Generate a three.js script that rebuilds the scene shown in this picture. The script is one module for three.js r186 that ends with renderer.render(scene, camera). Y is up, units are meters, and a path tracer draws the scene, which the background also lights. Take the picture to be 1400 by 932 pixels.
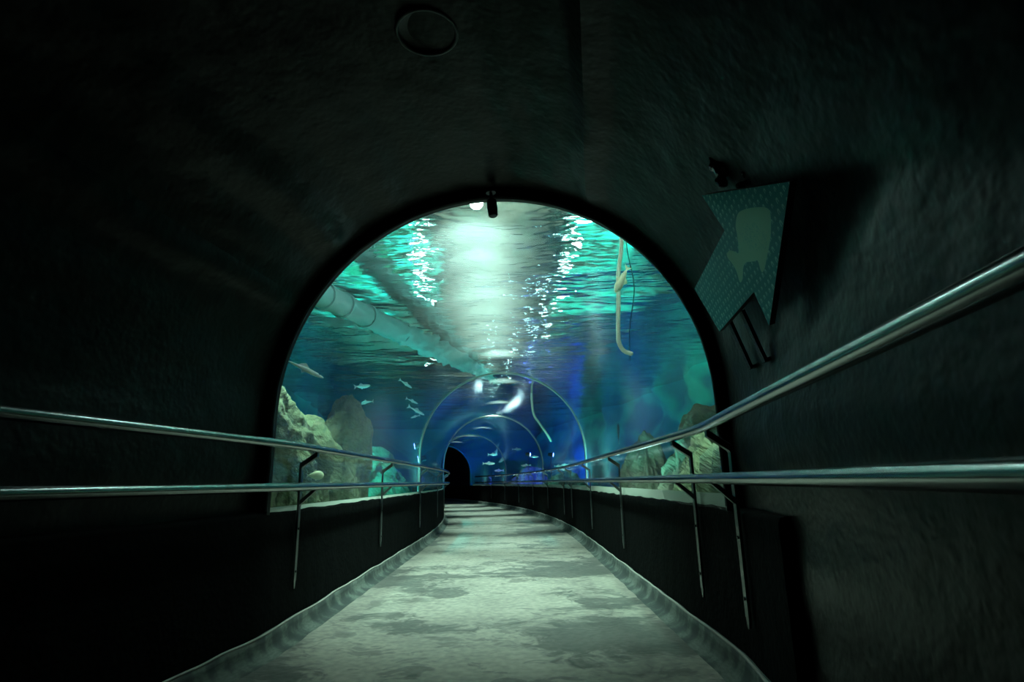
import * as THREE from 'three';
import { RoundedBoxGeometry } from 'three/addons/geometries/RoundedBoxGeometry.js';
import { ImprovedNoise } from 'three/addons/math/ImprovedNoise.js';
import { mergeGeometries, mergeVertices } from 'three/addons/utils/BufferGeometryUtils.js';
import { RectAreaLightUniformsLib } from 'three/addons/lights/RectAreaLightUniformsLib.js';

// ---------------------------------------------------------------- camera, sky, exposure
const scene = new THREE.Scene();
const camera = new THREE.PerspectiveCamera(2 * Math.atan(466 / 780) * 180 / Math.PI, 1400 / 932, 0.05, 200);
camera.position.set(0, 0.85, 0);
{
  const pitch = Math.atan(192 / 780), roll = 1.2 * Math.PI / 180;
  camera.rotation.order = 'YXZ';
  camera.rotation.set(pitch, 0, -roll);
}
scene.add(camera);
const renderer = new THREE.WebGLRenderer({ antialias: true });
renderer.toneMapping = THREE.LinearToneMapping;
renderer.toneMappingExposure = 1.95;
renderer.shadowMap.enabled = true;
RectAreaLightUniformsLib.init();
scene.background = new THREE.Color(0, 0, 0);               // indoors: no sky is seen

// ---------------------------------------------------------------- helpers
let seed = 7;
const rnd = () => { seed = (seed * 1664525 + 1013904223) >>> 0; return seed / 4294967296; };
const rr = (a, b) => a + (b - a) * rnd();
const perlin = new ImprovedNoise();
const noise = (x, y, z = 0) => perlin.noise(x, y, z);
const fbm = (x, y, z = 0, o = 4) => { let s = 0, a = 1; for (let i = 0; i < o; i++, a *= 0.5) { s += a * noise(x, y, z + i * 7.3); x *= 2.03; y *= 2.03; z *= 2.03; } return s; };
const lerp = THREE.MathUtils.lerp, clamp = THREE.MathUtils.clamp, sstep = THREE.MathUtils.smoothstep;
const V = (x, y, z) => new THREE.Vector3(x, y, z);
const taken = {};
const numbered = (n) => { const k = taken[n] = (taken[n] ?? -1) + 1; return k ? n + '_' + String(k).padStart(3, '0') : n; };
function mesh(name, geo, mat, parent) {
  const m = new THREE.Mesh(geo, mat);
  m.name = parent ? name : numbered(name);
  m.castShadow = m.receiveShadow = true;
  (parent ?? scene).add(m);
  return m;
}
function tag(o, label, category, group, kind) {
  o.userData.label = label; o.userData.category = category;
  if (group) o.userData.group = group;
  if (kind) o.userData.kind = kind;
  return o;
}
function thing(name, label, category, pos = V(0, 0, 0), group) {
  const g = new THREE.Group(); g.name = numbered(name); g.position.copy(pos); scene.add(g);
  return tag(g, label, category, group);
}
function grid(nu, nv, f, flip = false) {                     // a surface from f(i, j) -> [Vector3, u, v]
  const p = [], uv = [], ix = [];
  for (let i = 0; i <= nu; i++) for (let j = 0; j <= nv; j++) { const [q, u, v] = f(i, j); p.push(q.x, q.y, q.z); uv.push(u, v); }
  for (let i = 0; i < nu; i++) for (let j = 0; j < nv; j++) {
    const a = i * (nv + 1) + j, b = a + 1, c = a + nv + 1, d = c + 1;
    flip ? ix.push(a, b, c, b, d, c) : ix.push(a, c, b, b, c, d);
  }
  const g = new THREE.BufferGeometry();
  g.setAttribute('position', new THREE.Float32BufferAttribute(p, 3)); g.setAttribute('uv', new THREE.Float32BufferAttribute(uv, 2));
  g.setIndex(ix); g.computeVertexNormals();
  return g;
}
function box(w, h, d, x = 0, y = 0, z = 0) { const g = new THREE.BoxGeometry(w, h, d); g.translate(x, y, z); return g; }
function texture(size, f, srgb, tall = size) {                            // f(u, v) -> [r, g, b] 0..1 ; tiles when f does
  const d = new Uint8Array(size * tall * 4);
  for (let y = 0; y < tall; y++) for (let x = 0; x < size; x++) {
    const c = f(x / size, y / tall), k = (y * size + x) * 4;
    d[k] = clamp(c[0], 0, 1) * 255; d[k + 1] = clamp(c[1], 0, 1) * 255; d[k + 2] = clamp(c[2], 0, 1) * 255; d[k + 3] = 255;
  }
  const t = new THREE.DataTexture(d, size, tall); t.magFilter = THREE.LinearFilter; t.wrapS = t.wrapT = THREE.RepeatWrapping;
  if (srgb) t.colorSpace = THREE.SRGBColorSpace;
  t.needsUpdate = true; return t;
}
const tile = (n, u, v, k, o = 4) => {                        // fbm that tiles over 0..1
  const a = (x, y) => fbm(x * k, y * k, 3.1, o);
  return lerp(lerp(a(u, v), a(u - 1, v), u), lerp(a(u, v - 1), a(u - 1, v - 1), u), v);
};
const std = (o) => new THREE.MeshStandardMaterial(o);
const lin = (r, g, b) => new THREE.Color().setRGB(r, g, b);

// ---------------------------------------------------------------- the route of the tunnel (plan)
const AX = -0.165, R = 52, S1 = 8;
const HALF = [1.17, 1.155], S0 = [3.2, 2.72];                // wall faces left / right of the axis, and where the dry entrance bends
function path(s, off = 0, y = 0) {                           // straight, then a slow bend to the left
  if (s <= S1) return V(AX + off, y, -s);
  const a = (s - S1) / R;
  return V(AX - R * (1 - Math.cos(a)) + off * Math.cos(a), y, -S1 - R * Math.sin(a) - off * Math.sin(a));
}
function side(k, s, out, y) {                                // k = 0 left, 1 right; out = metres outwards from the parapet face
  const sg = k ? 1 : -1, p = path(s, sg * (HALF[k] + out), y);
  if (s < S0[k]) p.x -= 0.14 * (S0[k] - s);
  return p;
}
const CR = 1.178, CH = 1.225;                                // radius of the vault and height of its centre
const ARCH_L = V(-1.36, 0, -3.2), ARCH_R = V(0.985, 0, -2.72);
const ARCH_E = ARCH_R.clone().sub(ARCH_L).normalize(), ARCH_C = ARCH_L.clone().addScaledVector(ARCH_E, 1.198), ARCH_N = V(-ARCH_E.z, 0, ARCH_E.x);  // towards the camera
if (ARCH_N.z < 0) ARCH_N.negate();
const NEAR = V(-0.139, 0, 0.99);                             // direction of the dry entrance, towards the camera
const ss = (a, b, step) => { const n = Math.max(1, Math.round((b - a) / step)); return Array.from({ length: n + 1 }, (_, i) => a + (b - a) * i / n); };
function sweep(list, profile, place, uvs = 1) {              // profile: [[out, y], ...]; place(s, out, y)
  let len = [0]; for (let j = 1; j < profile.length; j++) len.push(len[j - 1] + Math.hypot(profile[j][0] - profile[j - 1][0], profile[j][1] - profile[j - 1][1]));
  return (flip) => grid(list.length - 1, profile.length - 1, (i, j) => [place(list[i], profile[j][0], profile[j][1]), list[i] * uvs, len[j] * uvs], flip);
}

// ---------------------------------------------------------------- materials
const M = {};
const mirror = (t, rx, ry) => { t.wrapS = t.wrapT = THREE.MirroredRepeatWrapping; t.repeat.set(rx, ry); return t; };
const rippleTex = texture(1024, (u, v) => { const h = 0.5 + 0.42 * (tile(0, u, v, 10, 1) * 0.6 + tile(0, u, v + 0.31, 22, 2) * 0.4); return [h, h, h]; });
const worn = (u, v) => {                                     // 1 where the pale coating of the path has worn away
  const x = u * 6, z = v * 12, wx = 0.12 * fbm(x * 3, z * 3, 4, 3), wz = 0.12 * fbm(x * 3, z * 3, 9, 3);
  const rough = (f, k, o) => { let t = 0, a = 1, q = f; for (let i = 0; i < o; i++, a *= 0.66, q *= 2.1) t += a * noise((x + wx) * q, (z + wz) * q * 1.3, k + i * 5.1); return t; };
  const big = rough(0.8, 1.5, 7), small = rough(3.5, 6.5, 5), ring = Math.abs(noise((x + wx) * 1.5, (z + wz) * 2.2, 12));
  return clamp(0.85 * sstep(big, 0.04, 0.34) + 0.5 * sstep(small, 0.32, 0.6) + 0.4 * sstep(0.025 - ring, 0, 0.025) * sstep(big, -0.1, 0.1), 0, 1);
};
const grain = (u, v, k) => fbm(u * k, v * k, 21, 3);
const floorMap = mirror(texture(1024, (u, v) => {
  const w = worn(u, v), g = 1 + 0.16 * grain(u, v * 2, 130) + 0.16 * fbm(u * 9, v * 22, 30, 4);
  return [lerp(0.40, 0.205, w) * g, lerp(0.36, 0.185, w) * g, lerp(0.33, 0.17, w) * g];
}, true, 2048), 1 / 6, 1 / 12);
const floorBump = mirror(texture(1024, (u, v) => { const h = 0.55 - 0.25 * worn(u, v) + 0.18 * grain(u, v * 2, 160) + 0.1 * fbm(u * 14, v * 28, 2, 3); return [h, h, h]; }, false, 2048), 1 / 6, 1 / 12);
const kerbMap = mirror(texture(512, (u, v) => {              // runs and stains of grey slurry on the cove
  const w = sstep(fbm(u * 28, v * 7, 3, 6) + 0.8 * fbm(u * 9, v * 5, 7, 4), -0.5, 0.6), g = 1 + 0.2 * grain(u, v, 90);
  return [lerp(0.085, 0.26, w) * g, lerp(0.095, 0.265, w) * g, lerp(0.085, 0.24, w) * g];
}, true), 1 / 3, 1);
const lumpTex = mirror(texture(512, (u, v) => { const h = 0.5 + 0.32 * fbm(u * 12, v * 12, 4, 5) + 0.12 * fbm(u * 60, v * 60, 8, 2); return [h, h, h]; }), 0.6, 0.6);
const rockTex = lumpTex.clone(); rockTex.repeat.set(2.2, 2.2);
M.vault = new THREE.MeshPhysicalMaterial({ color: lin(0.0015, 0.0018, 0.0016), roughness: 0.42, bumpMap: lumpTex, bumpScale: 0.006, specularIntensity: 0.23 });
M.black = new THREE.MeshPhysicalMaterial({ color: lin(0.006, 0.006, 0.006), roughness: 0.5, specularIntensity: 0.5 });
M.parapet = new THREE.MeshPhysicalMaterial({ color: lin(0.0015, 0.0015, 0.0014), roughness: 0.85, specularIntensity: 0.05, bumpMap: lumpTex, bumpScale: 0.01 });
M.concrete = std({ map: floorMap, bumpMap: floorBump, bumpScale: 0.006, roughness: 0.82 });
M.kerb = std({ map: kerbMap, roughness: 0.85 });
M.bead = std({ color: lin(0.20, 0.17, 0.15), roughness: 0.7 });
M.steel = std({ color: lin(0.2, 0.21, 0.21), roughness: 0.22, metalness: 1 });
M.strap = std({ color: lin(0.1, 0.105, 0.1), roughness: 0.38, metalness: 0.9 });
M.ring = std({ color: lin(0.2, 0.22, 0.2), roughness: 0.35, metalness: 0.2 });
M.seal = std({ color: lin(0.3, 0.31, 0.26), roughness: 0.6 });
M.acrylic = new THREE.MeshPhysicalMaterial({ color: lin(0.93, 0.99, 0.97), transmission: 1, thickness: 0, roughness: 0.18, ior: 1.49, specularIntensity: 1 });
M.clear = M.acrylic.clone(); M.clear.roughness = 0.11;
M.water = new THREE.MeshPhysicalMaterial({ color: 0xffffff, transmission: 1, thickness: 1, roughness: 0.0, ior: 1.33, bumpMap: rippleTex, bumpScale: 0.022 });
M.tank = std({ color: 0xffffff, vertexColors: true, roughness: 0.9 });
M.rock = std({ color: 0xffffff, vertexColors: true, roughness: 0.95, bumpMap: rockTex, bumpScale: 0.025 });
M.sand = std({ color: lin(0.2, 0.27, 0.2), roughness: 0.95, bumpMap: lumpTex, bumpScale: 0.01 });
M.pipe = std({ color: lin(0.10, 0.26, 0.27), roughness: 0.7 });
M.hose = std({ color: lin(0.5, 0.48, 0.36), roughness: 0.6 });
M.glow = std({ color: 0x111111, emissive: lin(0.6, 1, 0.85), emissiveIntensity: 16 });
M.glowUp = std({ color: 0x111111, emissive: lin(0.6, 1, 0.95), emissiveIntensity: 70 });
M.glowBlue = std({ color: 0x111111, emissive: lin(0.12, 0.22, 1), emissiveIntensity: 15 });
const struct = (m, label) => { m.userData.kind = 'structure'; if (label) m.userData.label = label; return m; };

// ---------------------------------------------------------------- structure: path, kerbs, parapets
struct(mesh('floor', grid(150, 12, (i, j) => { const q = lerp(-4, 33, i / 150), a = side(0, q, 0.1, 0), b = side(1, q, 0.1, 0), p = a.lerp(b, j / 12); return [p, p.x + 3, 11.8 + p.z]; }), M.concrete), 'worn pale grey concrete path through the tunnel');
for (const k of [0, 1]) {
  const nm = k ? 'right' : 'left', wob = (s) => 0.012 * noise(s * 2.1, k * 9, 3) + 0.006 * noise(s * 6, k * 5, 1);
  const kerb = sweep(ss(-4, 33, 0.12), [[-0.11, -0.002], [-0.075, 0.006], [-0.05, 0.018], [-0.034, 0.04], [-0.026, 0.07], [-0.022, 0.1], [0.01, 0.104]], (s, o, y) => { const f = clamp(y / 0.1, 0, 1); return side(k, s, o + 0.015 * noise(s * 5, y * 9, k * 3) * (1 - f), y + f * wob(s)); });
  struct(mesh('baseboard_' + nm, kerb(!k), M.kerb), 'stained grey cement cove along the foot of the black parapet');
  const wall = sweep(ss(k ? 2.05 : -4, 33, 0.1), [[0, 0.05], [0, 0.2], [0, 0.4], [0, 0.6], [0.0, 0.69], [0.008, 0.708], [0.03, 0.716], [0.08, 0.716], [0.16, 0.716], [0.16, 0.3]],
    (s, o, y) => side(k, s, o + (y < 0.71 ? 0.006 * noise(s * 2.3, y * 5, k) : 0), y + (y > 0.65 ? 0.012 * noise(s * 3.7, o * 9, 4 + k) + 0.006 * noise(s * 11, o * 9, k) : 0)));
  struct(mesh('wall_parapet_' + nm, wall(!k), M.parapet), 'low black painted parapet under the acrylic tunnel');
  const pts = ss(-4, 32, 0.15).map((s) => side(k, s, -0.018, 0.104 + wob(s)));
  struct(mesh('trim_' + (k + 1), new THREE.TubeGeometry(new THREE.CatmullRomCurve3(pts), 700, 0.0065, 8), M.bead), 'thin pale bead along the top of the cement cove');
  const seal = sweep(ss(S0[k] + 0.02, 25, 0.3), [[0.016, 0.70], [0.018, k ? 0.772 : 0.736], [0.034, k ? 0.772 : 0.736]], (s, o, y) => side(k, s, o, y));
  struct(mesh('trim_' + (k + 3), seal(!k), M.seal), 'pale sealing strip where the acrylic meets the parapet');
}

// ---------------------------------------------------------------- structure: dry entrance, its vault and the front wall with the arch
const near = (t, o, y) => ARCH_C.clone().addScaledVector(ARCH_E, o).addScaledVector(NEAR, t).setY(y);
const VR = 1.225;
function vaultPoint(t, w) {                                  // w: 0 left foot .. 1 crown .. 2 right foot, along the section
  let o, y, nx, ny;
  const leg = 0.4;
  if (w < leg) { y = CH * w / leg; o = -lerp(1.245, VR, sstep(y, 0.7, 1));  nx = 1; ny = 0; }
  else if (w > 2 - leg) { y = CH * (2 - w) / leg; o = lerp(1.245, VR, sstep(y, 0.7, 1));  nx = -1; ny = 0; }
  else { const a = Math.PI * (1 - (w - leg) / (2 - 2 * leg)); o = Math.cos(a) * VR; y = CH + Math.sin(a) * VR; nx = -Math.cos(a); ny = -Math.sin(a); }
  const f = sstep(t, 0, 0.25), g = (c, sd) => Math.exp(-(((w - c) / sd) ** 2));
  let d = 0.02 * noise(w * 9, t * 0.8, 2) + 0.012 * noise(w * 22, t * 1.5, 5) + 0.005 * noise(w * 40, t * 9, 7);
  d += 0.035 * g(1.21 + 0.02 * noise(t * 1.7, 1), 0.018) + 0.03 * g(0.73 + 0.03 * noise(t, 4), 0.03) + 0.025 * g(0.60 + 0.02 * noise(t * 1.3, 8), 0.015) + 0.02 * g(0.86, 0.03);   // longitudinal seams
  if (y < CH) d *= 0.6;
  return near(t, o + nx * d * f, Math.max(0, y + ny * d * f));
}
for (const [nm, w0, w1, n, label] of [['wall_left', 0, 0.62, 40, 'black painted left wall of the dark entrance'], ['ceiling', 0.62, 1.21, 60, 'black lumpy vault of the dark entrance'], ['wall_right', 1.21, 2, 60, 'black glossy right wall of the dark entrance']])
  struct(mesh(nm, grid(160, n, (i, j) => { const t = 7 * i / 160, w = lerp(w0, w1, j / n); return [vaultPoint(t, w), t, w * 3]; }, true), M.vault), label);
function paint(g, f) {
  const p = g.attributes.position, c = new Float32Array(p.count * 3);
  for (let i = 0; i < p.count; i++) c.set(f(p.getX(i), p.getY(i), p.getZ(i)), i * 3);
  g.setAttribute('color', new THREE.BufferAttribute(c, 3)); return g;
}
const mixc = (a, b, t) => a.map((x, i) => lerp(x, b[i], t));
const tankPaint = (x, y, z) => mixc([0.002, 0.12, 0.16], [0.003, 0.28, 0.23], sstep(fbm(x * 0.7, y * 1.1, z * 0.7, 4), -0.2, 0.4));   // the paint of all tank walls
function plate(name, c, ex, n, w, top, thick, mat, label) {  // a wall with the arch of the tunnel cut out
  const sh = new THREE.Shape([[-w, -0.5], [w, -0.5], [w, top], [-w, top]].map(([x, y]) => new THREE.Vector2(x, y)));
  const h = new THREE.Path(); h.moveTo(-1.3, -0.2); h.lineTo(-1.3, 0.70); h.lineTo(-CR, 0.70); h.lineTo(-CR, CH); h.absarc(0, CH, CR, Math.PI, 0, true); h.lineTo(CR, 0.70); h.lineTo(1.3, 0.70); h.lineTo(1.3, -0.2); h.lineTo(-1.3, -0.2); sh.holes.push(h);
  const m = struct(mesh(name, paint(new THREE.ExtrudeGeometry(sh, { depth: thick, bevelEnabled: false, curveSegments: 64 }), tankPaint), mat), label);
  m.quaternion.setFromRotationMatrix(new THREE.Matrix4().makeBasis(ex, V(0, 1, 0), n)); m.position.copy(c).addScaledVector(n, -thick).setY(0);
}
plate('wall_front', ARCH_C, ARCH_E, ARCH_N, 5.2, 4.6, 0.03, M.black, 'black wall round the arch where the acrylic tunnel begins');
struct(mesh('wall_back', grid(1, 1, (i, j) => [near(7, lerp(-2, 2, i), lerp(-0.2, 3, j)), i, j]), M.black));
{
  const pts = [], f = (o, y, i) => near(0.015, o * (1 + 0.006 * noise(i * 0.9, 2)), y);
  for (let i = 0; i <= 6; i++) pts.push(f(-CR - 0.012, 0.72 + (CH - 0.72) * i / 6, i));
  for (let i = 1; i < 40; i++) { const a = Math.PI * (1 - i / 40), q = CR + 0.012 + 0.006 * noise(i * 0.8, 5); pts.push(f(Math.cos(a) * q, CH + Math.sin(a) * q, i)); }
  for (let i = 6; i >= 0; i--) pts.push(f(CR + 0.012, 0.72 + (CH - 0.72) * i / 6, 60 - i));
  struct(mesh('trim_5', new THREE.TubeGeometry(new THREE.CatmullRomCurve3(pts), 260, 0.022, 10), M.vault), 'rough black edging round the arch');
}

// ---------------------------------------------------------------- structure: acrylic tunnel
const tubeProf = [[-1.19, 0.7], [-1.19, 0.9]];
for (let i = 0; i <= 64; i++) { const a = Math.PI * (1 - i / 64); tubeProf.push([Math.cos(a) * 1.19, CH + Math.sin(a) * 1.19]); }
tubeProf.push([1.19, 0.9], [1.19, 0.7]);
const tube = (s, o, y) => { const t = sstep(s, 2.9, 5), p = path(s, o, y), c = ARCH_C.clone().addScaledVector(ARCH_E, o).addScaledVector(V(0, 0, -1), s - 2.95); c.y = y; return c.lerp(p, t); };
const joints = [2.98, 8.3, 13.9, 19.6, 25.2];
for (let n = 0; n < 4; n++) {
  struct(mesh('window_' + (n + 1), sweep(ss(joints[n], joints[n + 1], 0.5), tubeProf, tube)(false), n ? M.clear : M.acrylic), n ? 'clear acrylic tunnel section' : 'lightly scratched clear acrylic tunnel section next to the arch');
  if (!n) continue;
  const rp = tubeProf.map(([o, y]) => tube(joints[n], o * 0.993, y < CH ? y : CH + (y - CH) * 0.993));
  struct(mesh('trim_' + (5 + n), new THREE.TubeGeometry(new THREE.CatmullRomCurve3(rp), 160, 0.014, 8), M.ring), 'pale joint ring between two acrylic tunnel sections');
}
{
  const c = path(25.4), ex = path(25.4, 1).sub(c).normalize();
  plate('wall_end', c, ex, V(-ex.z, 0, ex.x), 5.6, 4.6, 0.15, M.tank, 'painted tank wall with the arched exit at the far end');
  struct(mesh('ceiling_exit', sweep(ss(25.4, 33, 1), tubeProf.map(([o, y]) => [o, y === 0.7 ? 0 : y]), tube)(false), M.black));
  struct(mesh('wall_exit', grid(1, 1, (i, j) => [path(33, lerp(-2, 2, i), lerp(-0.2, 3, j)), i, j]), M.black));
}

// ---------------------------------------------------------------- structure: the tank
const WL = 3.1;
for (const k of [0, 1])
  struct(mesh('floor_sand_' + (k ? 'right' : 'left'), grid(160, 50, (i, j) => { const q = lerp(S0[k] + 0.02, 25.4, i / 160), p = side(k, q, lerp(0.1, 4.2, j / 50), 0); p.y = 0.5 + 0.06 * fbm(p.x * 0.8, p.z * 0.8, 2) + 0.012 * noise(p.x * 7, p.z * 4, 3); return [p, p.x, p.z]; }, !k), M.sand), 'pale sand on the bed of the tank');
for (const [nm, o, f] of [['left', -5.2, true], ['right', 4.7, false]]) {
  const g = grid(200, 36, (i, j) => { const s = lerp(2, 25.5, i / 200), y = lerp(0, 4.6, j / 36), q = path(s, 0, y); return [path(s, o - Math.sign(o) * (0.3 + 0.45 * fbm(q.x * 0.6 + o, y * 0.7, q.z * 0.6, 4)), y), s, y]; }, f);
  paint(g, tankPaint);
  struct(mesh('wall_tank_' + nm, g, M.tank), 'blue-green painted rockwork wall of the tank');
}
const ripple = (x, z) => 0.03 * noise(x * 0.9, z * 0.8, 1) + 0.010 * noise(x * 1.8, z * 2.4, 5) + 0.004 * noise(x * 3.5, z * 5, 9);
tag(mesh('water_surface', grid(560, 200, (i, j) => {
  const u = i / 560, s = 3.3 + 22 * (0.4 * u + 0.6 * u * u), o = lerp(-4.9, 4.4, j / 200), p = path(s, o, 0);
  p.y = WL + ripple(p.x, p.z);
  return [p, p.x * 0.24, p.z * 0.5];
}, true), M.water), 'rippled surface of the aquarium water above the tunnel', 'water', null, 'stuff');
struct(mesh('ceiling_hall', grid(1, 1, (i, j) => [V(lerp(-14, 8, i), 4.6, lerp(-28, 0, j)), i, j]), M.black));

// ---------------------------------------------------------------- lamps
const rod = (len, r, x = 0, y = 0, z = 0) => { const g = new THREE.CylinderGeometry(r, r, len, 10); g.translate(x, y, z); return g; };
function lamp(s, o, I, w, ang, tx = 0, label = 'small floodlight hung close above the tunnel crown by the arch', col = lin(0.58, 1, 0.86), ts = 0) {
  const p = path(s, o, WL + 0.12), g = thing('flood_lamp', label, 'lamp', p, 'floodlights over the water');
  mesh('housing', new RoundedBoxGeometry(w + 0.06, 0.1, w + 0.06, 2, 0.02).translate(0, 0.06, 0), M.black, g);
  mesh('glowing_face', box(w, 0.02, w), M.glow, g);
  mesh('hanger', rod(4.6 - p.y - 0.1, 0.012, 0, (4.6 - p.y) / 2 + 0.05, 0), M.strap, g);
  const l = new THREE.SpotLight(col, I, 0, ang, 0.6); l.position.copy(p); l.position.y = WL - 0.15; l.target.position.copy(path(s + ts, o + tx, 0)); l.shadow.radius = 4; l.castShadow = true; scene.add(l, l.target);
}
for (const [s, I] of [[3.3, 17], [3.75, 13], [4.2, 12], [4.7, 10], [5.2, 10], [5.75, 10], [6.35, 11]]) lamp(s, -0.08, I, 0.24, s < 4 ? 0.58 : s < 4.5 ? 0.66 : 0.78, 0, undefined, undefined, s < 4 ? 0.95 : s < 4.5 ? 1.3 : 0.6);
for (const s of [7, 9, 11.5, 14, 17, 20, 23]) lamp(s, 0.0, s > 8 ? 46 : 20, 0.4, 0.5, 0, 'floodlight hung in the row straight above the tunnel crown');
{
  const g = thing('globe_lamp', 'bright white globe lamp in the water just behind the top of the arch', 'lamp', V(-0.25, 2.92, -3.975), null);
  mesh('globe', new THREE.SphereGeometry(0.05, 24, 16), M.glowUp, g); mesh('stem', rod(1.65, 0.01, 0, 0.87, 0), M.strap, g);
  const l = new THREE.PointLight(lin(0.8, 1, 0.95), 0.8); l.position.set(-0.25, 2.92, -3.975); l.shadow.radius = 2.5; l.castShadow = true; scene.add(l);
}
const TEAL = lin(0.01, 1, 0.95), WARM = lin(0.5, 1, 0.75), HUNG = 'floodlight hung over the open water beside the tunnel';
for (const s of [5.2, 9, 13, 18]) lamp(s < 6 ? 5.6 : s, s < 6 ? -2.15 : -2.5, s < 6 ? 24 : s > 15 ? 12 : 60, 0.4, 0.75, s < 6 ? 0.1 : 0, HUNG, s < 6 ? WARM : TEAL);
for (const s of [4.6, 9, 13, 18]) lamp(s, s < 6 ? 1.7 : 2.4, s < 6 ? 26 : s > 15 ? 8 : s > 12 ? 40 : 60, 0.4, 0.65, s < 6 ? 0.4 : 0, HUNG, s < 6 ? WARM : TEAL);
function uplight(s, o, I, w = 0.24, col = lin(0.03, 1, 0.92)) {
  const p = path(s, o, 0.53), g = thing('uplight', 'round underwater uplight sunk in the pale sand', 'lamp', p, 'uplights in the sand');
  mesh('body', new THREE.CylinderGeometry(w / 2, w / 2.4, 0.1, 20), M.black, g);
  mesh('glowing_face', rod(0.012, w / 2.2, 0, 0.056, 0), M.glowUp, g);
  const l = new THREE.SpotLight(col, I, 0, 1.1, 0.6); l.position.copy(p); l.position.y += 0.08; l.target.position.copy(p).y += 2; l.shadow.radius = 3; l.castShadow = true; scene.add(l, l.target);
}
for (const s of [6.5, 8, 10, 12, 14.5, 17, 20, 23]) uplight(s, 1.5, 8);
for (const s of [8, 11, 14.5, 18]) uplight(s, -1.5, 6, 0.15);
function spot(name, label, pos, dir, I, glow, col, group) {  // small round underwater lamp on a stake
  const g = thing(name, label, 'lamp', V(pos.x, 0.55, pos.z), group), h = pos.y - 0.55;
  mesh('stake', rod(h, 0.012, 0, h / 2, 0), M.strap, g);
  const q = new THREE.Quaternion().setFromUnitVectors(V(0, 1, 0), dir.clone().normalize());
  const b = new THREE.CylinderGeometry(0.06, 0.045, 0.14, 16); b.applyQuaternion(q); b.translate(0, h, 0); mesh('body', b, M.black, g);
  const f = rod(0.012, 0.052, 0, 0.07, 0); f.applyQuaternion(q); f.translate(0, h, 0); mesh('glowing_lens', f, glow, g);
  const l = new THREE.SpotLight(col, I, 0, 0.9, 0.3); l.position.copy(pos).addScaledVector(dir.clone().normalize(), 0.12); l.target.position.copy(l.position).add(dir); l.shadow.radius = 1.5; l.castShadow = true; scene.add(l, l.target);
}
const BLUE = lin(0.02, 0.06, 1);
spot('underwater_lamp', 'blue underwater lamp on a stake, the higher of the pair beside the first joint ring', V(-1.82, 1.55, -11), V(-0.9, -0.15, 0.12), 4, M.glowBlue, BLUE);
spot('underwater_lamp', 'blue underwater lamp on a stake, the lower of the pair beside the first joint ring', V(-1.68, 1.29, -10.6), V(-0.9, -0.15, 0.12), 3, M.glowBlue, BLUE);
spot('underwater_lamp', 'blue underwater lamp on a stake beyond the second joint ring', V(0.42, 1.66, -18), V(0.9, -0.1, 0.15), 5, M.glowBlue, BLUE);
spot('underwater_lamp', 'bright underwater lamp on a stake in the deep blue water', V(1.0, 1.55, -16), V(0.9, -0.1, 0.15), 5, M.glowBlue, BLUE);

spot('underwater_lamp', 'blue underwater lamp on a stake, turned towards the blue exit wall', V(1.0, 1.2, -19.5), V(0.05, 0, -1), 40, M.glowBlue, BLUE);
spot('underwater_lamp', 'blue underwater lamp on a stake behind the dark rounded mound', V(-2.6, 1.2, -11.6), V(-0.1, 0, -1), 6, M.glowBlue, BLUE);

// ---------------------------------------------------------------- handrails
function handrail(k, label) {
  const g = thing('handrail', label, 'handrail'), line = (h, s0) => {
    const pts = [...ss(s0, S0[k] - 0.15, 0.4), ...ss(S0[k] + 0.15, 24, 0.6)].map((s) => side(k, s, -0.12, h));
    return new THREE.TubeGeometry(new THREE.CatmullRomCurve3(pts, false, 'centripetal'), 400, 0.022, 14);
  };
  mesh('upper_rail', line(1.07, -3), M.steel, g); mesh('lower_rail', line(0.845, -3), M.steel, g);
  const spots = k ? [0.2, 2.55, 3.21, 5.44, 7.6, 9.8, 10.8, 13, 15.2, 17.4, 19.6, 21.8] : [0.4, 3.6, 5.83, 8.19, 10.5, 12.8, 15, 17.3];
  for (const s of spots) {
    const c = side(k, s, 0, 0), ex = side(k, s, 1, 0).sub(c).normalize(), ez = V(-ex.z, 0, ex.x), post = new THREE.Group();
    const put = (m) => m.applyMatrix4(new THREE.Matrix4().makeBasis(ex, V(0, 1, 0), ex.clone().cross(V(0, 1, 0))).setPosition(c.x, 0, c.z));
    const foot = k ? 0.29 : 0.31, T = 0.01, out = -0.014;
    const prof = [[out, foot], [out, 0.985], [-0.118, 1.055], [-0.118, 1.055 - 0.03], [out - T * 1.6, 0.965], [out - T, 0.955], [out - T, foot]];
    const bar = new THREE.ExtrudeGeometry(new THREE.Shape(prof.map(([x, y]) => new THREE.Vector2(x, y))), { depth: 0.032, bevelEnabled: true, bevelSize: 0.0015, bevelThickness: 0.0015, bevelSegments: 1 }); bar.translate(0, 0, -0.016);
    const tip = new THREE.ExtrudeGeometry(new THREE.Shape([[-0.016, 0], [0.016, 0], [0.006, -0.045], [-0.006, -0.045]].map(([x, y]) => new THREE.Vector2(x, y))), { depth: T, bevelEnabled: false }); tip.rotateY(Math.PI / 2); tip.translate(out - T, foot, 0);
    const pm = mesh('post', put(mergeGeometries([bar, tip])), M.strap, g);
    const br = new THREE.ExtrudeGeometry(new THREE.Shape([[out - T, 0.735], [out - T, 0.765], [-0.112, 0.838], [-0.125, 0.828]].map(([x, y]) => new THREE.Vector2(x, y))), { depth: 0.022, bevelEnabled: false }); br.translate(0, 0, -0.011);
    mesh('bracket', put(br), M.strap, pm);
    for (const y of [0.36, 0.6]) { const b = rod(0.008, 0.007); b.rotateZ(Math.PI / 2); b.translate(out - T - 0.003, y, 0); mesh('bolt', put(b), M.black, pm); }
  }
}
handrail(0, 'double steel handrail on posts along the left parapet, on the inside of the bend');
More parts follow.
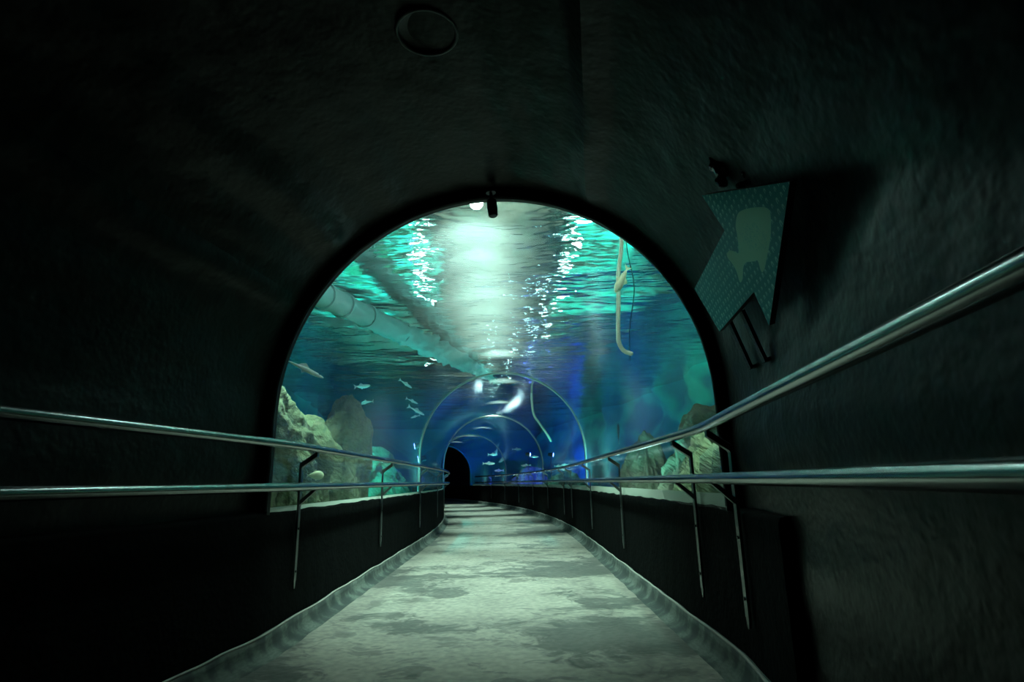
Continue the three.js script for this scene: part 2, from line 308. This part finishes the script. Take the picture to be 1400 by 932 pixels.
handrail(1, 'double steel handrail on posts along the outside of the bend, passing under the arrow sign');

// ---------------------------------------------------------------- arrow sign, camera, ceiling recess
{
  const W = V(-0.282, 0.958, -0.058).normalize(), P0 = V(0.94, 1.34, -2.729), Nn = NEAR.clone().normalize(), nrm = Nn.clone().cross(W).normalize();
  const poly = [[0.959, 0.482], [1.519, 0.201], [1.004, -0.032], [1.009, 0.085], [0.486, 0.09], [0.405, 0.317], [1.009, 0.315]];
  const turtle = [[1.164, 0.301], [1.213, 0.287], [1.277, 0.26], [1.355, 0.219], [1.363, 0.198], [1.294, 0.151], [1.227, 0.129], [1.157, 0.103], [1.126, 0.107], [1.151, 0.145], [1.124, 0.148], [1.038, 0.183], [0.966, 0.144], [0.927, 0.146], [0.949, 0.178], [0.948, 0.21], [0.919, 0.258], [0.973, 0.258], [1.02, 0.228], [1.034, 0.213], [1.089, 0.257], [1.104, 0.284]];
  const cv = document.createElement('canvas'); cv.width = 1200; cv.height = 560;
  const c = cv.getContext('2d'), X = (b) => (b - 0.35) * 1000, Y = (v) => 560 - (v + 0.05) * 1000;
  c.fillStyle = '#17797c'; c.fillRect(0, 0, 1200, 560);
  c.fillStyle = '#72b8b0';
  for (let v = -0.03, r = 0; v < 0.5; v += 0.026, r++) for (let b = 0.38 + (r % 2) * 0.016; b < 1.53; b += 0.032) {
    const q = 4.5 + 3 * rnd(), x = X(b + rr(-0.004, 0.004)), y = Y(v + rr(-0.003, 0.003));
    c.beginPath(); c.arc(x, y, q, Math.PI, 0); c.fill(); c.fillRect(x - q, y, q * 0.6, q * 1.3); c.fillRect(x + q * 0.35, y, q * 0.6, q * 1.1);   // small bell-shaped marks
  }
  c.fillStyle = '#78b8a0'; c.beginPath(); turtle.forEach(([b, v], i) => { const q = turtle[(i + 1) % turtle.length], mx = X((b + q[0]) / 2), my = Y((v + q[1]) / 2); i ? c.quadraticCurveTo(X(b), Y(v), mx, my) : c.moveTo(mx, my); });
  c.quadraticCurveTo(X(turtle[0][0]), Y(turtle[0][1]), X((turtle[0][0] + turtle[1][0]) / 2), Y((turtle[0][1] + turtle[1][1]) / 2)); c.fill();
  c.strokeStyle = '#2f8f92';
  for (let i = 0; i < 260; i++) { const a = rr(0, 6.28), q = Math.sqrt(rnd()), x = X(1.19 + Math.cos(a) * q * 0.085), y = Y(0.205 + Math.sin(a) * q * 0.05 - Math.cos(a) * q * 0.03); c.beginPath(); c.moveTo(x, y); c.lineTo(x + rr(-7, 7), y + rr(-7, 7)); c.stroke(); }
  const tx = new THREE.CanvasTexture(cv); tx.colorSpace = THREE.SRGBColorSpace;
  M.print = new THREE.MeshPhysicalMaterial({ map: tx, roughness: 0.8, specularIntensity: 0.23 });
  const g = thing('arrow_sign', 'teal arrow-shaped sign board with a pale turtle and small marks, on the dark wall', 'sign', P0.clone());
  const B = new THREE.Matrix4().makeBasis(Nn, W, nrm), turn = (geo) => geo.applyMatrix4(B), inward = nrm.x < 0 ? 1 : -1;
  const sh = new THREE.Shape(poly.map(([x, y]) => new THREE.Vector2(x, y)));
  const bd = new THREE.ExtrudeGeometry(sh, { depth: 0.018, bevelEnabled: false }); bd.translate(0, 0, inward > 0 ? -0.0185 : 0.0005);
  mesh('board', turn(bd), M.black, g);
  const fc = new THREE.ShapeGeometry(sh); const uv = fc.attributes.uv, pp = fc.attributes.position;
  for (let i = 0; i < pp.count; i++) uv.setXY(i, (pp.getX(i) - 0.35) / 1.2, (pp.getY(i) + 0.05) / 0.56);
  fc.translate(0, 0, inward * 0.0008);
  mesh('printed_face', turn(fc), M.print, g);
  for (const [x, y] of [[0.56, 0.06], [0.74, 0.05]]) {       // stand-off brackets under the shaft
    const b = mergeGeometries([box(0.035, 0.2, 0.012, x, y - 0.06, -inward * 0.03), box(0.035, 0.012, 0.07, x, y - 0.155, -inward * 0.06)]);
    mesh('bracket', turn(b), M.vault, g);
  }
}
{
  // glossy lumps of old fixing plaster above the sign
  for (const [p, q, n, label] of [[V(0.70, 1.83, -1.70), 0.035, 5, 'knotted glossy black lump on the wall, the larger one above the sign'], [V(0.725, 1.765, -1.63), 0.022, 2, 'small round glossy black lump on the wall, touching the top of the sign']]) {
    const gs = [];
    for (let i = 0; i < n; i++) { const b = new THREE.IcosahedronGeometry(q * rr(0.6, 1), 4), a = b.attributes.position, c = V(rr(-0.2, 0.8) * q, i * q * 1.1 - q, rr(-1, 1) * q); for (let j = 0; j < a.count; j++) { const k = 1 + 0.35 * noise(a.getX(j) * 45 + i * 4, a.getY(j) * 45, a.getZ(j) * 45); a.setXYZ(j, a.getX(j) * k + c.x, a.getY(j) * k + c.y, a.getZ(j) * k + c.z); } const m = mergeVertices(b.deleteAttribute('uv').deleteAttribute('normal')); m.computeVertexNormals(); gs.push(m); }
    const m = tag(mesh('plaster_lump', mergeGeometries(gs), M.lump ??= std({ color: lin(0.012, 0.013, 0.013), roughness: 0.25 })), label, 'plaster lump'); m.position.copy(p);
  }
}
{
  const g = thing('security_camera', 'small black cylindrical camera hanging from the top of the arch', 'camera', V(-0.10, 2.40, -2.86));
  mesh('mount', mergeGeometries([rod(0.05, 0.009, 0, -0.02, 0), rod(0.012, 0.028, 0, 0.002, 0)]), M.black, g);
  const pr = [[0, -0.145], [0.02, -0.145], [0.026, -0.138], [0.028, -0.1], [0.028, -0.065], [0.024, -0.048], [0.01, -0.04], [0, -0.04]].map(([x, y]) => new THREE.Vector2(x, y));
  const b = mesh('body', new THREE.LatheGeometry(pr, 24), M.black, g);
  const band = new THREE.CylinderGeometry(0.0288, 0.0288, 0.012, 24, 1, true); band.translate(0, -0.092, 0); mesh('band', band, M.strap, b);
  g.rotation.z = 0.08;
}
{
  const g = thing('ceiling_vent', 'round dark vent with a thin rim in the black vault', 'vent', V(-0.285, 2.436, -1.74));
  const t = new THREE.TorusGeometry(0.108, 0.008, 10, 48); t.rotateX(Math.PI / 2); mesh('rim', t, M.strap2 = std({ color: lin(0.02, 0.022, 0.02), roughness: 0.6 }), g);
  mesh('cup', new THREE.LatheGeometry([[0, 0.02], [0.06, 0.018], [0.1, 0.006], [0.104, 0]].map(([x, y]) => new THREE.Vector2(x, y)), 40), M.black, g);
}

// ---------------------------------------------------------------- rocks
const TAN = [0.105, 0.11, 0.06], OLIVE = [0.07, 0.085, 0.045], BROWN = [0.06, 0.045, 0.03];
function rock(label, x, z, rx, top, rz, sd, taper = 0.45, tone = 0.5, lean = 0, group) {
  const base = 0.45, h = top - base, g0 = new THREE.IcosahedronGeometry(1, 26).deleteAttribute('uv').deleteAttribute('normal'), g = mergeVertices(g0), p = g.attributes.position, uv = [];
  for (let i = 0; i < p.count; i++) {
    let a = p.getX(i), b = p.getY(i), c = p.getZ(i);
    const r = 1 + 0.42 * fbm(a * 1.2 + sd, b * 1.2, c * 1.2, 5) - 0.3 * Math.abs(noise(a * 2.3 + sd, b * 1.6, c * 2.3)) + 0.05 * noise(a * 7 + sd, b * 7, c * 7);
    const t = clamp((b + 0.3) / 1.3, 0, 1), q = 1 - taper * t;
    const bl = Math.sign(b) * Math.pow(Math.abs(b), 0.8); a *= r * rx * q; c *= r * rz * q; b = bl * (0.8 + 0.2 * r) * h;
    p.setXYZ(i, x + a + lean * t, base + Math.max(b, -0.05), z + c); uv.push(a + b * 0.5, b + c * 0.5);
  }
  g.setAttribute('uv', new THREE.Float32BufferAttribute(uv, 2)); g.computeVertexNormals();
  paint(g, (X, Y, Z) => { const n = fbm(X * 2.2 + sd, Y * 2.2, Z * 2.2, 4), m = fbm(X * 9, Y * 9 + sd, Z * 9, 3); return mixc(mixc(TAN, OLIVE, sstep(n + (tone - 0.5), -0.15, 0.35)), BROWN, 0.7 * sstep(m, 0.1, 0.5)).map((v) => v * (1 + 0.25 * m)); });
  return tag(mesh('boulder', g, M.rock), label, 'rock', group);
}
rock('broad tan boulder with a rounded overhanging top beside the arch', -2.3, -5.4, 0.62, 1.74, 0.5, 3.7, 0.2, 0.35);
rock('tan boulder saddle between the rounded boulder and the peak', -2.25, -6.1, 0.6, 1.62, 0.45, 8.1, 0.3, 0.4);
rock('tall pointed tan boulder with a steep ridge', -2.22, -6.9, 0.66, 1.96, 0.46, 5.3, 0.6, 0.4, 0.2);
rock('low olive boulder at the foot of the pointed one', -1.97, -5.3, 0.34, 0.98, 0.3, 12.4, 0.4, 0.7);
rock('dark rounded mound in the deep water behind the pointed boulder', -2.6, -10, 0.9, 1.55, 0.7, 21.4, 0.3, 1.1);
rock('tall tan boulder beside the arch on the arrow sign side', 1.9, -4.5, 0.48, 1.46, 0.42, 31.4, 0.25, 0.3);
rock('lower tan boulder against the acrylic next to the arch', 1.72, -3.8, 0.32, 1.1, 0.3, 36.4, 0.3, 0.4);
rock('hazy green boulder ridge behind the tan ones', 2.2, -6.4, 0.75, 1.66, 0.5, 44.1, 0.3, 0.8);
rock('brown cone-shaped boulder between the tan and green ones', 1.68, -5.3, 0.42, 1.28, 0.34, 47.2, 0.6, 0.5);
rock('small green boulder at the far end of the rock row', 1.62, -7.2, 0.42, 1.45, 0.34, 52.9, 0.55, 0.8);
rock('dark olive boulder far off by the exit wall', 0.6, -21.5, 0.9, 1.4, 0.8, 61.9, 0.4, 1);
rock('dark olive boulder beyond the second joint ring', 1.6, -18.6, 0.8, 1.15, 0.8, 66.9, 0.4, 1);

// ---------------------------------------------------------------- pipe and hose in the water
{
  const P1 = V(-1.82, 2.66, -5.42), P2 = V(-0.85, 3.05, -10.67), d = P2.clone().sub(P1).normalize(), A = P1.clone().addScaledVector(d, -1.9), L = 11.5, ex = V(d.z, 0, -d.x), g = thing('water_pipe', 'thick pale pipe with collars and crusted edges, crossing above the tunnel', 'pipe', A.clone());
  mesh('barrel', grid(220, 28, (i, j) => { const t = L * i / 220, a = j / 28 * Math.PI * 2, cr = 0.12 + sstep(t, 2.2, 4.8), r = 0.12 + cr * (0.09 * Math.max(0, fbm(t * 3.4, Math.cos(a) * 2.2, Math.sin(a) * 2.2, 5)) + 0.012); return [d.clone().multiplyScalar(t).addScaledVector(ex, Math.cos(a) * r).add(V(0, Math.sin(a) * r, 0)), t, a]; }, true), M.pipe, g);
  for (const t of [1.8, 2.2, 2.75, 3.85, 5.15]) { const c = new THREE.CylinderGeometry(0.142, 0.142, 0.05, 28); c.applyQuaternion(new THREE.Quaternion().setFromUnitVectors(V(0, 1, 0), d)); c.translate(d.x * t, d.y * t, d.z * t); mesh('collar', c, M.pipe, g); }
}
{
  const h = [V(1.06, 4.55, -5.0), V(1.055, 3.4, -5.0), V(1.05, 3.0, -5.0), V(1.0, 2.7, -5), V(0.985, 2.45, -5), V(0.965, 2.17, -5), V(0.965, 2.04, -5), V(1.0, 1.97, -5), V(1.07, 1.93, -4.97)];
  tag(mesh('water_hose', new THREE.TubeGeometry(new THREE.CatmullRomCurve3(h), 90, 0.02, 10), M.hose), 'pale hose hanging down into the water beside the tunnel', 'hose');
  const c = [V(1.12, 4.55, -5.1), V(1.12, 3, -5.1), V(1.16, 2.6, -5.1), V(1.09, 2.2, -5.1), V(1.07, 1.9, -5.1)];
  tag(mesh('cable', new THREE.TubeGeometry(new THREE.CatmullRomCurve3(c), 60, 0.005, 6), M.black), 'thin dark cable hanging behind the pale hose', 'cable');
  const f = [V(0.18, 2.55, -15), V(0.3, 2.35, -15), V(0.5, 2.05, -15), V(0.62, 1.85, -15.1)].map((v) => v.add(V(0.35, 0, 0)));
  tag(mesh('water_hose', new THREE.TubeGeometry(new THREE.CatmullRomCurve3([V(0.5, 4.55, -15), ...f]), 50, 0.03, 10), M.hose), 'pale hose slanting down beyond the second joint ring', 'hose');
}

// ---------------------------------------------------------------- fish
M.silver = std({ color: lin(0.5, 0.56, 0.52), roughness: 0.4, metalness: 0.15 });
M.cream = std({ color: lin(0.62, 0.58, 0.36), roughness: 0.6 });
M.darkfish = std({ color: lin(0.03, 0.05, 0.06), roughness: 0.5 });
M.eye = std({ color: lin(0.01, 0.01, 0.01), roughness: 0.2 });
function fish(label, pos, L, heading, pitch, mat, { deep = 0.12, wide = 0.07, bend = 0, group } = {}) {
  const g = thing('fish', label, 'fish', pos, group), mid = (t) => bend * L * (t - 0.3) ** 2;
  const rad = (t) => Math.pow(Math.sin(Math.PI * Math.min(1, Math.pow(t, 0.72))), 0.85) * (1 - 0.15 * t) + 0.10 * t * (1 - sstep(t, 0.97, 1));
  mesh('body', grid(26, 16, (i, j) => { const t = i / 26, a = j / 16 * Math.PI * 2, r = rad(t) * L; return [V((0.5 - t) * L, Math.sin(a) * r * deep, mid(t) + Math.cos(a) * r * wide), t, j / 16]; }), mat, g);
  const fin = (name, pts, z0) => { const e = new THREE.ExtrudeGeometry(new THREE.Shape(pts.map(([x, y]) => new THREE.Vector2(x * L, y * L))), { depth: 0.006 * L, bevelEnabled: false }); e.translate(0, 0, z0 - 0.003 * L); return mesh(name, e, mat, g); };
  fin('tail_fin', [[-0.46, 0.02], [-0.66, 0.15], [-0.6, 0], [-0.66, -0.15], [-0.46, -0.02]], mid(1));
  fin('dorsal_fin', [[0.1, deep * 0.85], [-0.05, deep + 0.09], [-0.16, deep + 0.03], [-0.2, deep * 0.6]], mid(0.5));
  fin('belly_fin', [[0.05, -deep * 0.9], [-0.04, -deep - 0.06], [-0.1, -deep * 0.75]], mid(0.5));
  for (const sg of [-1, 1]) { const e = new THREE.SphereGeometry(0.018 * L, 8, 6); e.translate(0.37 * L, 0.03 * L, sg * wide * L * 0.72); mesh('eye', e, M.eye, g); }
  g.rotation.set(0, heading, pitch, 'YZX');
  return g;
}
fish('long slender silvery fish gliding above the rounded boulder', V(-1.74, 1.80, -4.7), 0.34, 0.2, -0.45, M.silver, { deep: 0.06, wide: 0.05 });
fish('plump cream-yellow fish resting low in front of the tan boulders', V(-1.60, 0.93, -4.72), 0.12, 0.1, 0, M.cream, { deep: 0.3, wide: 0.22 });
fish('pale fish swimming nose-down beside the hanging hose', V(0.98, 2.56, -4.8), 0.26, 0.3, 4.2, M.cream, { deep: 0.15, wide: 0.12 });
fish('dark thin fish hanging upright over the green boulder', V(1.16, 1.36, -6.4), 0.2, 1.2, 1.4, M.darkfish, { deep: 0.1 });
fish('curled silvery fish above the pointed boulder, the higher one', V(-2.14, 2.2, -8), 0.24, 0.6, 0.2, M.silver, { bend: 0.9 });
fish('curled silvery fish above the pointed boulder, the lower one', V(-2.2, 2.03, -8.4), 0.2, 2.4, -0.1, M.silver, { bend: 0.7 });
for (const [x, y, z, L, h, p] of [[-1.7, 2.39, -9, 0.22, 0.2, -0.6], [-1.52, 1.96, -9, 0.26, 0.1, -0.5], [-1.7, 2.2, -9.6, 0.2, 0.4, -0.4], [-1.66, 1.94, -9.6, 0.16, 2.8, -0.2]])
  fish('small silvery fish in the loose group by the first joint ring', V(x, y, z), L, h, p, M.silver, { group: 'silvery fish by the first joint ring', deep: 0.09 });
for (const [x, y, z, L, h] of [[1.1, 1.2, -14.5, 0.2, 0.3], [1.22, 1.12, -14.7, 0.18, 0.5], [1.3, 1.25, -15.2, 0.2, 2.6], [0.6, 1.55, -17.2, 0.24, 0.2], [0.35, 1.35, -19, 0.3, 2.9], [0.1, 1.9, -19.5, 0.3, 0.4]])
  fish('small silvery fish over the pale sand of the outer bend', V(x, y, z), L, h, 0, M.silver, { group: 'silvery fish of the outer bend' });
for (const [x, y, z, L, h] of [[-0.9, 1.5, -21, 0.4, 0.2], [-0.6, 1.25, -21.4, 0.35, 2.7], [-0.75, 1.8, -20.8, 0.35, 0.5]])
  fish('pale fish swimming near the arched exit', V(x, y, z), L, h, 0, M.silver, { group: 'fish near the exit wall' });

renderer.render(scene, camera);
